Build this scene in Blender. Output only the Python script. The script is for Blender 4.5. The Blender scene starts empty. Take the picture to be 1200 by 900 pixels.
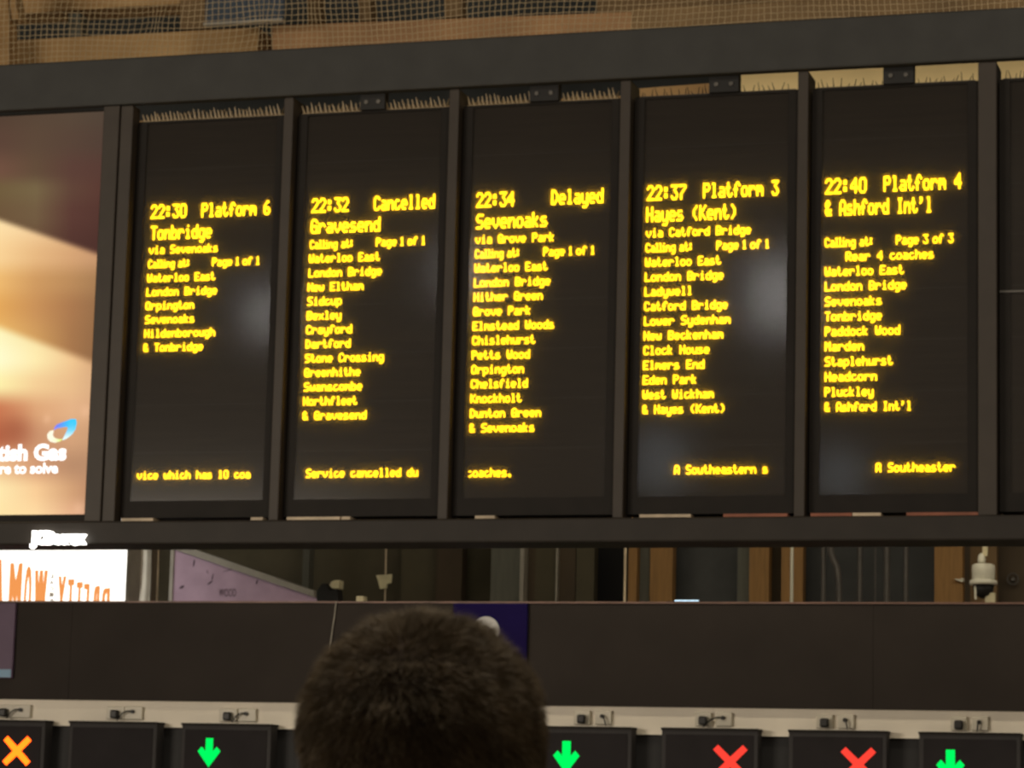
import bpy, bmesh, math, random
import numpy as np
from mathutils import Vector, Matrix
random.seed(7)
C = bpy.context.scene.collection

# ------------------------------------------------------------------ camera
EYE = Vector((0, 0, 1.65))
YAW, PITCH, ROLL, F = -.29, .1554, .0253, 3358.5
_cy, _sy = math.cos(YAW), math.sin(YAW)
FWD = Vector((_sy*math.cos(PITCH), _cy*math.cos(PITCH), math.sin(PITCH)))
_r0 = Vector((_cy, -_sy, 0)); _u0 = _r0.cross(FWD)
RGT = math.cos(ROLL)*_r0 + math.sin(ROLL)*_u0
UPV = -math.sin(ROLL)*_r0 + math.cos(ROLL)*_u0
cd = bpy.data.cameras.new('camera'); cam = bpy.data.objects.new('camera', cd); C.objects.link(cam)
m3 = Matrix((RGT, UPV, -FWD)).transposed()
cam.matrix_world = Matrix.Translation(EYE) @ m3.to_4x4()
cd.sensor_width = 36; cd.lens = F/1200*36; cd.clip_end = 300
cd.dof.use_dof = True; cd.dof.focus_distance = 4.9; cd.dof.aperture_fstop = 19
bpy.context.scene.camera = cam

# ------------------------------------------------------------------ world, exposure
w = bpy.data.worlds.new('world'); bpy.context.scene.world = w; w.use_nodes = True
w.node_tree.nodes['Background'].inputs[0].default_value = (1.0, .80, .60, 1)
w.node_tree.nodes['Background'].inputs[1].default_value = .16
vs = bpy.context.scene.view_settings
vs.view_transform = 'Standard'; vs.look = 'None'; vs.gamma = 1; vs.use_curve_mapping = False
vs.exposure = 0.0
bpy.context.scene.cycles.sample_clamp_indirect = 3

def area(name, loc, target, size, power, col, sy=None):
    l = bpy.data.lights.new(name, 'AREA'); l.energy = power; l.color = col
    l.shape = 'RECTANGLE'; l.size = size; l.size_y = sy or size
    o = bpy.data.objects.new(name, l); C.objects.link(o); o.location = loc
    o.rotation_euler = (Vector(target)-Vector(loc)).to_track_quat('-Z', 'Y').to_euler()
    return o
# the row of hall lamps under the concourse roof, lighting board and facade
area('concourse_lamp_light', (2.0, 3.0, 11.5), (-2.0, 17, 4.5), 3.0, 520, (1, .88, .70), 2.0)
# added fill low behind the viewer, brightens the fascia and cream strip
area('low_fill_light', (-15.5, -1.0, 4.2), (-7.0, 18, 3.2), 6.0, 1350, (1, .88, .72), 2.2)
# added light above the man for a brighter rim on his head
area('head_rim_light', (-1.2, 3.4, 10.5), (-.8, 2.2, 1.8), 1.6, 520, (1, .90, .76))
# added fill hidden behind the screens, brightens the slot above the fascia
area('slot_fill_light', (-3.0, 17.6, 5.3), (-3.0, 23.0, 3.4), 10.0, 98, (1, .88, .66), .3)
# added light hidden behind the header, brightens the ledge at the right
area('ledge_fill_light', (0.6, 18.1, 6.9), (0.2, 21, 5.6), 1.6, 11, (1, .86, .62), .15)

# ------------------------------------------------------------------ helpers
def at(x, y, Y):
    """world point on the plane at depth Y seen at photograph pixel x, y"""
    d = FWD + RGT*((x-600)/F) + UPV*((450-y)/F)
    return EYE + d*(Y/d.y)
def pix(P):
    v = Vector(P)-EYE; d = v.dot(FWD)
    return 600+F*v.dot(RGT)/d, 450-F*v.dot(UPV)/d
def lin(c):
    return tuple(((v/255)/12.92 if v/255 <= .04045 else ((v/255+.055)/1.055)**2.4) for v in c)

def mat(name, col, rough=.6, metal=0, spec=.5, var=.25, scale=6, bump=.15, bscale=60, emit=None, es=1, srgb=True, stretch=(1, 1, 1), col2=None):
    m = bpy.data.materials.new(name); m.use_nodes = True
    nt = m.node_tree; b = nt.nodes['Principled BSDF']
    c = lin(col) if srgb else col
    tc = nt.nodes.new('ShaderNodeTexCoord'); mp = nt.nodes.new('ShaderNodeMapping')
    mp.inputs['Scale'].default_value = stretch
    nt.links.new(tc.outputs['Object'], mp.inputs[0])
    n = nt.nodes.new('ShaderNodeTexNoise'); n.inputs['Scale'].default_value = scale; n.inputs['Detail'].default_value = 5
    nt.links.new(mp.outputs[0], n.inputs['Vector'])
    mx = nt.nodes.new('ShaderNodeMix'); mx.data_type = 'RGBA'
    c2 = lin(col2) if col2 else tuple(v*(1+var) for v in c)
    mx.inputs[6].default_value = (*[v*(1-var) for v in c], 1); mx.inputs[7].default_value = (*c2, 1)
    rp = nt.nodes.new('ShaderNodeMapRange'); rp.inputs[1].default_value = .3; rp.inputs[2].default_value = .7
    nt.links.new(n.outputs[0], rp.inputs[0]); nt.links.new(rp.outputs[0], mx.inputs[0])
    nt.links.new(mx.outputs[2], b.inputs['Base Color'])
    b.inputs['Roughness'].default_value = rough; b.inputs['Metallic'].default_value = metal
    b.inputs['Specular IOR Level'].default_value = spec
    if bump:
        n2 = nt.nodes.new('ShaderNodeTexNoise'); n2.inputs['Scale'].default_value = bscale
        nt.links.new(tc.outputs['Object'], n2.inputs['Vector'])
        bp = nt.nodes.new('ShaderNodeBump'); bp.inputs['Strength'].default_value = bump; bp.inputs['Distance'].default_value = .004
        nt.links.new(n2.outputs[0], bp.inputs['Height']); nt.links.new(bp.outputs[0], b.inputs['Normal'])
    if emit:
        b.inputs['Emission Color'].default_value = (*emit, 1); b.inputs['Emission Strength'].default_value = es
    return m
def glow(name, col, s=1):
    m = bpy.data.materials.new(name); m.use_nodes = True; nt = m.node_tree
    nt.nodes.remove(nt.nodes['Principled BSDF'])
    e = nt.nodes.new('ShaderNodeEmission'); e.inputs[0].default_value = (*col, 1); e.inputs[1].default_value = s
    nt.links.new(e.outputs[0], nt.nodes['Material Output'].inputs[0]); return m
def glow_attr(name, s=1):
    m = glow(name, (1, 1, 1), s); nt = m.node_tree
    a = nt.nodes.new('ShaderNodeAttribute'); a.attribute_name = 'col'
    e = [n for n in nt.nodes if n.type == 'EMISSION'][0]
    nt.links.new(a.outputs['Color'], e.inputs[0]); return m

def link(name, me, m=None, parent=None, loc=None):
    o = bpy.data.objects.new(name, me); C.objects.link(o)
    if m: me.materials.append(m)
    if parent: 
        o.parent = parent
        if loc is None: o.location = (0, 0, 0) if parent.parent else -parent.location
        else: o.location = Vector(loc)-parent.location
    elif loc is not None: o.location = loc
    return o
def mesh(name, v, f, m=None, parent=None, smooth=False, kind=None):
    me = bpy.data.meshes.new(name); me.from_pydata([tuple(p) for p in v], [], f)
    if smooth: me.polygons.foreach_set('use_smooth', [True]*len(me.polygons))
    o = link(name, me, m, parent)
    if kind: o['kind'] = kind
    return o
class MB:
    def __init__(s): s.v = []; s.f = []
    def box(s, x0, x1, y0, y1, z0, z1):
        n = len(s.v)
        s.v += [(x, y, z) for x in (x0, x1) for y in (y0, y1) for z in (z0, z1)]
        s.f += [tuple(n+i for i in q) for q in ((0,1,3,2),(4,6,7,5),(0,4,5,1),(2,3,7,6),(0,2,6,4),(1,5,7,3))]
        return s
    def bar(s, a, b, r, n=6, r2=None):
        a = Vector(a); b = Vector(b); d = (b-a).normalized()
        e = d.orthogonal().normalized(); g = d.cross(e); k = len(s.v); r2 = r if r2 is None else r2
        for P, R in ((a, r), (b, r2)):
            for i in range(n):
                t = 2*math.pi*i/n; s.v.append(tuple(P+(e*math.cos(t)+g*math.sin(t))*R))
        for i in range(n): s.f.append((k+i, k+(i+1) % n, k+n+(i+1) % n, k+n+i))
        s.f.append(tuple(k+i for i in reversed(range(n)))); s.f.append(tuple(k+n+i for i in range(n)))
        return s
    def tube(s, pts, r, n=6):
        for a, b in zip(pts, pts[1:]): s.bar(a, b, r, n)
        return s
    def prism(s, poly, y0, y1):
        """outline in x, z carried from y0 to y1"""
        n = len(s.v); k = len(poly)
        s.v += [(x, y0, z) for x, z in poly]+[(x, y1, z) for x, z in poly]
        s.f.append(tuple(n+i for i in range(k))); s.f.append(tuple(n+k+i for i in reversed(range(k))))
        for i in range(k): s.f.append((n+i, n+k+i, n+k+(i+1) % k, n+(i+1) % k))
        return s
    def lathe(s, cx, cy, prof, n=20):
        k = len(s.v)
        for r, z in prof:
            for i in range(n):
                t = 2*math.pi*i/n; s.v.append((cx+r*math.cos(t), cy+r*math.sin(t), z))
        for j in range(len(prof)-1):
            for i in range(n): s.f.append((k+j*n+i, k+j*n+(i+1) % n, k+(j+1)*n+(i+1) % n, k+(j+1)*n+i))
        s.f.append(tuple(k+i for i in reversed(range(n)))); s.f.append(tuple(k+(len(prof)-1)*n+i for i in range(n)))
        return s
    def build(s, name, m, parent=None, smooth=False, kind=None, bevel=0):
        bm = bmesh.new()
        vs_ = [bm.verts.new(p) for p in s.v]
        for q in s.f: bm.faces.new([vs_[i] for i in q])
        bmesh.ops.recalc_face_normals(bm, faces=bm.faces)
        if bevel:
            bmesh.ops.bevel(bm, geom=list(bm.edges), offset=bevel, segments=2, affect='EDGES', profile=.5)
        me = bpy.data.meshes.new(name); bm.to_mesh(me); bm.free()
        if smooth: me.polygons.foreach_set('use_smooth', [True]*len(me.polygons))
        o = link(name, me, m, parent)
        if kind: o['kind'] = kind
        return o
def empty(name, loc): 
    o = bpy.data.objects.new(name, None); C.objects.link(o); o.location = loc; o.empty_display_size = .1; return o
def tag(o, label, cat, group=None):
    o['label'] = label; o['category'] = cat
    if group: o['group'] = group
    return o
def pr(x0, y0, x1, y1, Y):
    """x, z range of an upright rectangle given by photo corners at depth Y"""
    ym, xm = (y0+y1)/2, (x0+x1)/2
    return at(x0, ym, Y).x, at(x1, ym, Y).x, at(xm, y1, Y).z, at(xm, y0, Y).z
def pbox(mb, x0, y0, x1, y1, Y, d):
    a, b, c, e = pr(x0, y0, x1, y1, Y); return mb.box(a, b, Y, Y+d, c, e)

# ------------------------------------------------------------------ materials
M = dict(
 frame=mat('frame_paint', (53, 53, 51), .6, var=.12, bump=.05, spec=.35),
 mull=mat('mullion_paint', (57, 50, 43), .55, var=.1, bump=.05, spec=.35),
 rail=mat('rail_paint', (42, 37, 32), .6, var=.15, bump=.05, spec=.3),
 case=mat('screen_case', (30, 26, 22), .65, var=.15, bump=.0, spec=.2),
 face=mat('led_face', (34, 29, 24), .8, var=.2, bump=.2, scale=3, stretch=(.5, 1, 12), spec=.2),
 seam=mat('screen_seam', (90, 86, 80), .5),
 black=mat('matt_black', (22, 21, 20), .7, var=.2),
 fascia=mat('fascia_board', (50, 44, 40), .8, var=.12, scale=2.5, spec=.25),
 fedge=mat('fascia_edge', (122, 92, 80), .5, var=.3),
 strip=mat('cream_strip', (238, 229, 212), .6, var=.05, scale=3),
 under=mat('dark_panel', (34, 33, 33), .7, var=.15),
 gatebox=mat('display_box', (44, 41, 41), .75, var=.12, bump=.05),
 lens=mat('display_lens', (40, 37, 38), .8, var=.1, bump=0, spec=.15),
 socket=mat('grey_socket', (206, 199, 182), .45, var=.06),
 plug=mat('black_plug', (30, 28, 26), .5),
 girder=mat('tan_girder', (176, 138, 88), .75, var=.22, scale=1.6, bump=.3, col2=(196, 160, 110)),
 girder2=mat('brown_stone', (122, 98, 66), .8, var=.25, scale=2),
 creamwall=mat('cream_wall', (214, 192, 142), .8, var=.1, scale=2),
 pink=mat('rusty_girder', (156, 120, 84), .8, var=.2, scale=2),
 darkglass=mat('dark_glazing', (46, 50, 50), .3, var=.3, scale=1.2),
 net=mat('netting', (190, 170, 134), .8, var=.15, bump=0),
 blue=mat('blue_grey_sheet', (66, 78, 92), .6, var=.2, stretch=(8, 1, .3)),
 spike=mat('spike_strip', (150, 130, 96), .5, var=.15, bump=0),
 spikedark=mat('dark_spike', (60, 52, 44), .5, bump=0),
 purple=mat('purple_hoarding', (186, 158, 180), .7, var=.12, scale=5, bump=.1),
 stain=mat('dark_stain', (84, 66, 78), .8),
 trimgrey=mat('grey_trim', (156, 150, 138), .5, var=.1),
 olive=mat('olive_wall', (84, 78, 60), .85, var=.22, scale=2.2, bump=.3),
 brown=mat('brown_wall', (78, 66, 50), .85, var=.2, scale=2.2, bump=.3),
 tanp=mat('tan_pilaster', (150, 112, 62), .7, var=.15, stretch=(8, 1, .6)),
 greyp=mat('grey_column', (96, 96, 86), .7, var=.12, stretch=(6, 1, .5)),
 blueg=mat('blue_grey_wall', (58, 60, 60), .6, var=.15),
 pipe=mat('grey_pipe', (88, 84, 80), .5),
 white=mat('white_enamel', (214, 212, 196), .45, var=.05),
 cream=mat('cream_pole', (226, 208, 176), .5),
 paper=mat('cream_paper', (200, 192, 158), .8),
 clear=mat('smoked_dome', (120, 112, 100), .1),
 navy=mat('navy_sign', (30, 21, 72), .85, spec=.08, var=.08),
 violet=mat('violet_sign', (96, 76, 100), .6, var=.08),
 ltblue=mat('light_blue_stripe', (120, 160, 190), .5, var=.05),
 signwhite=mat('white_vinyl', (200, 198, 196), .5, var=.03),
 reddish=mat('red_brown_strip', (140, 84, 62), .7),
 pale=mat('pale_strip', (190, 172, 146), .6),
 floor=mat('terrazzo_floor', (150, 140, 126), .35, var=.1),
 roof=mat('roof_dark', (60, 54, 48), .9),
 lampbody=mat('lamp_body', (110, 108, 104), .4),
)
# LED lights
M['amber'] = glow('amber_led', (1.0, .55, .006), 5.4)
M['green'] = glow('green_led', (.0, .82, .10), 1.25)
M['red'] = glow('red_led', (1.0, .055, .035), 1.15)
M['orange'] = glow('orange_led', (1.0, .085, .004), 5.5)
M['lettering'] = glow('white_lit_letters', (1, .97, .90), 5)
M['adwhite'] = glow('screen_white', (1, .97, .94), 1.5)
M['lightbox'] = glow('white_lightbox', (1.0, .96, .87), 1.9)
M['lboxor'] = glow('orange_lightbox_print', (1.0, .36, .10), .92)
M['lboxgrey'] = glow('grey_lightbox_print', (.30, .24, .18), 1)
M['cold'] = glow('cold_tube', (.62, .85, 1.0), 1.6)
M['hall'] = glow('hall_lamp_disc', (1.0, .96, .92), 6)
M['halldim'] = glow('hall_lamp_dim', (.86, .93, 1.0), 2)
# clear cover in front of the LEDs, scatter added as bloom round the text
g = bpy.data.materials.new('halo_cover'); g.use_nodes = True; nt = g.node_tree
nt.nodes.remove(nt.nodes['Principled BSDF'])
tr = nt.nodes.new('ShaderNodeBsdfTransparent'); tl = nt.nodes.new('ShaderNodeBsdfTranslucent'); df = nt.nodes.new('ShaderNodeBsdfDiffuse'); gl = nt.nodes.new('ShaderNodeBsdfGlossy')
tl.inputs[0].default_value = (1, .96, .9, 1); df.inputs[0].default_value = (.8, .76, .7, 1)
gl.inputs['Roughness'].default_value = .09
mxa = nt.nodes.new('ShaderNodeMixShader'); mxb = nt.nodes.new('ShaderNodeMixShader'); mxc = nt.nodes.new('ShaderNodeMixShader')
mxa.inputs[0].default_value = .04; nt.links.new(tl.outputs[0], mxa.inputs[1]); nt.links.new(df.outputs[0], mxa.inputs[2])
mxb.inputs[0].default_value = .19; nt.links.new(tr.outputs[0], mxb.inputs[1]); nt.links.new(mxa.outputs[0], mxb.inputs[2])
mxc.inputs[0].default_value = .045; nt.links.new(mxb.outputs[0], mxc.inputs[1]); nt.links.new(gl.outputs[0], mxc.inputs[2])
nt.links.new(mxc.outputs[0], nt.nodes['Material Output'].inputs[0]); M['cover'] = g

# ------------------------------------------------------------------ setting
def struct(name, mb, m, **k):
    o = mb.build(name, m, **k); o['kind'] = 'structure'; return o
struct('floor', MB().box(-24, 16, -16, 30, -.1, 0), M['floor'])
struct('ceiling', MB().box(-24, 16, -16, 30, 14, 14.2), M['roof'])
# office facade far behind the boards
struct('wall_back', MB().box(-24, 16, 27.0, 27.3, 0, 14), M['brown'])

# ------------------------------------------------------------------ departure board frame
D = 17.0; X0, S = -6.6089, 1.1269
Zt, Zb, Zh, Zr = 4.6826+1.65, 1.9507+1.65, 5.000+1.65, 1.7700+1.65
mull = [X0+S*i for i in range(5)]
adR = .5*(at(131, 132, D).x+at(104, 605, D).x)              # right edge of the advert screen
P1L = .5*(at(164, 140, D).x+at(142, 600, D).x)
fr = empty('departure_board_frame', (-3, D, Zr))
tag(fr, 'long dark grey steel frame holding the departure screens and the advert screen', 'frame')
XL, XR = -13.0, 2.2
MB().box(XL, XR, D-.12, D-.045, Zt, Zh).build('header_beam', M['frame'], fr, bevel=.012)
MB().box(XL, XR, D-.12, D+.25, Zr, Zb-.03).build('bottom_rail', M['rail'], fr, bevel=.012)
MB().box(adR, adR+.115, D-.10, D+.03, Zb-.03, Zt).build('upright', M['mull'], fr, bevel=.006)
MB().box(adR+.119, P1L-.01, D-.085, D+.03, Zb-.03, Zt).build('upright', M['mull'], fr, bevel=.006)
for i, x in enumerate(mull):
    hw = .033 if i < 4 else .056
    MB().box(x-hw, x+hw, D-.08, D+.16, Zb-.03, Zt).build('mullion', M['mull'], fr, bevel=.006)
# brackets the screens hang by, dark blocks in the gap under the header
for i, (px, w_) in enumerate([(440, 30), (640, 34), (850, 34), (1054, 34)]):
    xc = at(px, 100, D).x; hw = w_/205*1.127/2
    b = MB(); b.box(xc-hw, xc+hw, D-.045, D+.03, Zt-.098, Zt+.06)
    hb = b.build('hanging_bracket', M['black'], fr)
    for k in (-.5, .5): MB().bar((xc+k*hw, D-.055, Zt-.05), (xc+k*hw, D-.045, Zt-.05), .014, 8).build('bracket_bolt', M['seam'], hb)
# pale and reddish packing strips lying in the gap over the bottom rail
for x0, x1, m_ in [(147, 184, 'pale'), (298, 312, 'pale'), (340, 402, 'pale'), (404, 414, 'pale'), (560, 583, 'pale'),
                   (752, 812, 'pale'), (850, 925, 'reddish'), (952, 1000, 'reddish'), (1001, 1034, 'pale'), (1064, 1150, 'reddish')]:
    a, c = at(x0, 604, D).x, at(x1, 604, D).x
    MB().box(a, c, D-.06, D+.05, Zb-.03, Zb-.006).build('packing_strip', M[m_], fr)
# far uprights and struts that carry the frame to the floor and back to the office (outside the picture)
for x in (-12.6, 2.1):
    MB().box(x-.09, x+.09, D+.02, D+.2, 0, Zr).build('post', M['rail'], fr)

# ------------------------------------------------------------------ dot matrix font, 5 x 7
G = {' ':'0000000000','0':'3E4141413E','1':'00427F4000','2':'4261514946','3':'2141454B31','4':'1814127F10','5':'2745454539','6':'3C4A494930','7':'0171090503',
':':'0036360000','&':'3649552250',"'":'0005030000','(':'001C224100',')':'0041221C00','.':'0060600000',
'A':'7E1111117E','B':'7F49494936','C':'3E41414122','D':'7F4141221C','E':'7F49494941','F':'7F09090901','G':'3E4149497A','H':'7F0808087F','I':'00417F4100',
'K':'7F08142241','L':'7F40404040','M':'7F020C027F','N':'7F0408107F','O':'3E4141413E','P':'7F09090906','R':'7F09192946','S':'4649494931','T':'01017F0101',
'W':'3F4038403F','a':'2054545478','b':'7F48444438','c':'3844444420','d':'384444487F','e':'3854545418','f':'087E090102','g':'0C5252523E','h':'7F08040478',
'i':'00447D4000','k':'7F10284400','l':'00417F4000','m':'7C04180478','n':'7C08040478','o':'3844444438','p':'7C14141408','r':'7C08040408','s':'4854545420',
't':'043F444020','u':'3C4040207C','v':'1C2040201C','w':'3C4030403C','x':'4428102844','y':'0C5050503C'}
TALL = {'g': [0x38, 0x144, 0x144, 0x144, 0xFC], 'y': [0x3C, 0x140, 0x140, 0x140, 0xFC], 'p': [0x1FC, 0x44, 0x44, 0x44, 0x38]}
def columns(text, trim):
    out = []
    for ch in text:
        s = G[ch]; cols = list(TALL[ch]) if ch in TALL else [int(s[i:i+2], 16) for i in range(0, 10, 2)]
        if ch == ' ': cols = [0]*(3 if trim else 5)
        elif trim:
            while cols[0] == 0: cols.pop(0)
            while cols[-1] == 0: cols.pop()
        out += cols+[0]
    return out[:-1]
def text_line(text, xl, xr, base, cap, parent, Y, trim=False, big=False, chop=0):
    cols = columns(text, trim)
    if chop: cols = cols[chop:]
    bl = .35
    a = at(xl+bl, base, Y); b = at(xr-bl, base-.04*(xr-xl), Y)
    cw = (b.x-a.x)/len(cols)
    z0 = a.z+.0005; rh = (at(xl, base-cap+.7, Y).z-z0)/7
    mb = MB(); gx = cw*(.12 if big else .09)
    for i, c in enumerate(cols):
        r = -2
        while r < 7:
            if c >> (6-r) & 1:
                e = r
                zt = z0+(r+1)*rh
                mb.box(a.x+i*cw-gx, a.x+(i+1)*cw+gx, Y-.003, Y, z0+r*rh+rh*.02, zt-rh*.02)
            r += 1
    # drop the hidden back faces: keep front and the four sides
    mb.f = [q for k, q in enumerate(mb.f) if k % 6 != 3]
    me = bpy.data.meshes.new('text_line'); me.from_pydata(mb.v, [], mb.f)
    o = link('text_line', me, M['amber'], parent); o['kind'] = 'stuff'; return o

LINES = {
0: [("22:30",176.5,218.5,256.7,17,0,1),("Platform 6",236,316.5,254.8,17,0,1),("Tonbridge",176.5,248,281.5,17,0,1),
    ("via Sevenoaks",174.5,255.5,298,10.3,0,0),("Calling at:",173.5,221.5,314.5,10.3,1,0),("Page 1 of 1",248.5,304,312,10.3,1,0),
    ("Waterloo East",172.5,252.5,331,10.3,0,0),("London Bridge",171.5,254.5,347.4,10.3,0,0),("Orpington",170.5,227.5,363.5,10.3,0,0),
    ("Sevenoaks",170,228,379.6,10.3,0,0),("Hildenborough",169,252,396,10.3,0,0),("& Tonbridge",168,238,412.4,10.3,0,0),
    ("vice which has 10 coa",160.5,293.5,562,10.3,0,0)],
1: [("22:32",365,408.5,249.7,17.5,0,1),("Cancelled",438,509.5,247,17.5,0,1),("Gravesend",364,445.5,274,17.5,0,1),
    ("Calling at:",363,413,292,10.8,1,0),("Page 1 of 1",440.5,498,289,10.8,1,0),("Waterloo East",362,445.5,308.3,10.8,0,0),
    ("London Bridge",361.5,447.5,325.2,10.8,0,0),("New Eltham",360.5,426,341.8,10.8,0,0),("Sidcup",360.2,400.5,358.4,10.8,0,0),
    ("Bexley",359.5,400,375.2,10.8,0,0),("Crayford",358.7,412.5,391.8,10.8,0,0),("Dartford",358,410.8,408.5,10.8,0,0),
    ("Stone Crossing",357.3,449.8,425.2,10.8,0,0),("Greenhithe",356.6,422.5,441.9,10.8,0,0),("Swanscombe",356,424.5,458.7,10.8,0,0),
    ("Northfleet",355.2,418.8,475.5,10.8,0,0),("& Gravesend",354.5,429.5,492.4,10.8,0,0),("Service cancelled du",358.5,490,560,10.8,0,0)],
2: [("22:34",558,603,243.5,18,0,1),("Delayed",646,707,240.2,18,0,1),("Sevenoaks",558,641.5,268.7,18,0,1),("via Grove Park",557,650,286,11,0,0),
    ("Calling at:",556.5,608,303,11,1,0),("Page 1 of 1",636.5,696.5,300.3,11,1,0),("Waterloo East",556,642,319.7,11,0,0),
    ("London Bridge",555.3,645,336.8,11,0,0),("Hither Green",555,636,353.6,11,0,0),("Grove Park",554.4,622.5,370.5,11,0,0),
    ("Elmstead Woods",553.8,649.5,387.6,11,0,0),("Chislehurst",553.4,627.5,404.5,11,0,0),("Petts Wood",552.8,621,421.6,11,0,0),
    ("Orpington",552.3,614,438.5,11,0,0),("Chelsfield",551.7,618.5,455.4,11,0,0),("Knockholt",551.2,611.5,472.5,11,0,0),
    ("Dunton Green",550.6,634,489.8,11,0,0),("& Sevenoaks",550,626.5,507,11,0,0),("coaches.",549.3,601,559.3,11,0,0,2)],
3: [("22:37",758,804,235.5,18.3,0,1),("Platform 3",824,912.5,232.4,18.3,0,1),("Hayes (Kent)",757.3,863.5,260.5,18.3,0,1),
    ("via Catford Bridge",757,880,278.5,11.2,0,0),("Calling at:",756.5,810.5,296,11.2,1,0),("Page 1 of 1",839.5,901,293,11.2,1,0),
    ("Waterloo East",756,845,313,11.2,0,0),("London Bridge",755.7,848,330.2,11.2,0,0),("Ladywell",755.3,811.5,347.4,11.2,0,0),
    ("Catford Bridge",755,852.8,364.6,11.2,0,0),("Lower Sydenham",754.7,856,381.8,11.2,0,0),("New Beckenham",754.3,847.5,399,11.2,0,0),
    ("Clock House",754,831.5,416.2,11.2,0,0),("Elmers End",753.6,825.5,433.6,11.2,0,0),("Eden Park",753.3,817,450.8,11.2,0,0),
    ("West Wickham",753,836.5,468,11.2,0,0),("& Hayes (Kent)",752.7,850,485.3,11.2,0,0),("A Southeastern s",790,900,556,11.2,0,0)],
4: [("22:40",967,1015.5,228,19,0,1),("Platform 4",1035.5,1127,224.8,19,0,1),("& Ashford Int'l",967,1092.5,253.5,19,0,1),
    ("Calling at:",966.5,1022,290,11.5,1,0),("Page 3 of 3",1050,1117.5,286.8,11.5,1,0),("Rear 4 coaches",991,1094.5,306.2,11.5,0,0),
    ("Waterloo East",966.5,1059.5,324,11.5,0,0),("London Bridge",966.5,1062.5,341.5,11.5,0,0),("Sevenoaks",966.5,1033.5,359.1,11.5,0,0),
    ("Tonbridge",966.5,1033.5,376.6,11.5,0,0),("Paddock Wood",966.5,1055,394.1,11.5,0,0),("Marden",966.5,1012.5,411.7,11.5,0,0),
    ("Staplehurst",966.5,1046.5,429.4,11.5,0,0),("Headcorn",966.5,1027.8,447.2,11.5,0,0),("Pluckley",966.2,1023.8,465,11.5,0,0),
    ("& Ashford Int'l",966.2,1068.5,482.6,11.5,0,0),("A Southeaster",1026,1119.5,553.5,11.5,0,0)],
}
HEAD = ['headed 22:30 Platform 6 Tonbridge', 'headed 22:32 Cancelled Gravesend', 'headed 22:34 Delayed Sevenoaks', 'headed 22:37 Platform 3 Hayes (Kent)', 'headed 22:40 Platform 4 & Ashford Int\'l']
def led_screen(i, x0, x1):
    t = empty('departure_screen', ((x0+x1)/2, D, Zb))
    if i < 5: tag(t, 'tall dark departure screen with amber LED text '+HEAD[i], 'display board', 'departure screens in the grey frame')
    else: tag(t, 'blank dark departure screen with a seam, cut off at the right edge', 'display board', 'departure screens in the grey frame')
    zt = Zt-.098; zb = Zb; e = .062
    MB().box(x0, x1, D+.03, D+.17, zb, zt).build('back_case', M['case'], t)
    # bezel: four bars round the recessed LED face
    b = .062; tb = .014; bb = .11; V = []
    for yy in (D-.012, D+.03):
        V += [(x0, yy, zb), (x1, yy, zb), (x1, yy, zt), (x0, yy, zt), (x0+b, yy, zb+bb), (x1-b, yy, zb+bb), (x1-b, yy, zt-tb), (x0+b, yy, zt-tb)]
    Fq = []
    for k in range(4):
        j = (k+1) % 4; Fq += [(k, j, 4+j, 4+k), (8+j, 8+k, 12+k, 12+j), (k, 8+k, 8+j, j), (4+k, 4+j, 12+j, 12+k)]
    mesh('bezel', V, Fq, M['case'], t)
    MB().box(x0+b, x1-b, D+.004, D+.0299, zb+.11, zt-tb).build('led_face', M['face'], t)
    # seams between stacked LED modules
    sm = MB(); nmod = 8; hh = (zt-tb-zb-.11)/nmod
    for k in range(1, nmod): sm.box(x0+b, x1-b, D+.003, D+.0045, zb+.11+k*hh-.0015, zb+.11+k*hh+.0015)
    sm.build('module_seams', M['black'], t, kind='stuff')
    mesh('cover_pane', [(x0+b, D-.0112, zb+.11), (x1-b, D-.0112, zb+.11), (x1-b, D-.0112, zt-tb), (x0+b, D-.0112, zt-tb),
                        (x0+b, D-.0092, zb+.11), (x1-b, D-.0092, zb+.11), (x1-b, D-.0092, zt-tb), (x0+b, D-.0092, zt-tb)],
         [(0, 1, 2, 3)], M['cover'], t)
    if i == 5:
        zs = at(1185, 342, D).z
        MB().box(x0, x1, D-.018, D-.008, zs-.006, zs+.006).build('seam_strip', M['seam'], t)
    for L in LINES.get(i, []):
        text_line(L[0], L[1], L[2], L[3], L[4], t, D+.004, bool(L[5]), bool(L[6]), L[7] if len(L) > 7 else 0)
    # bird spikes along the top edge
    s = MB(); s.box(x0+.02, x1-.02, D+.0, D+.04, zt, zt+.008); n = 0
    x = x0+.035
    tall = .078 if i < 3 else .06
    while x < x1-.03:
        if not any(abs(x-at(px, 100, D).x) < w_/205*1.127/2+.004 for px, w_ in [(440, 30), (640, 34), (850, 34), (1054, 34)]):
            if i < 3:
                for k in (-1, 1): s.bar((x, D+.02+k*.01, zt+.004), (x+k*random.uniform(.006, .016), D+.02+k*.03, zt+tall*random.uniform(.6, 1.0)), .0095, 4, .0035)
            elif random.random() < .95:
                s.bar((x, D+.02, zt+.006), (x+random.uniform(-.02, .02), D+.02, zt+tall*random.uniform(.5, 1.2)), .004, 3, .002)
        x += .029*random.uniform(.85, 1.15) if i < 3 else .036*random.uniform(.6, 1.3)
    s.build('bird_spikes', M['spike'] if i < 3 else M['spikedark'], t, kind='stuff')
    return t
gp = .008
sx = [(P1L, mull[0]-.033-gp)]+[(mull[i]+.033+gp*1.6, mull[i+1]-(.033 if i < 3 else .056)-gp) for i in range(4)]+[(mull[4]+.056+gp, mull[4]+.056+gp+.94)]
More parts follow.
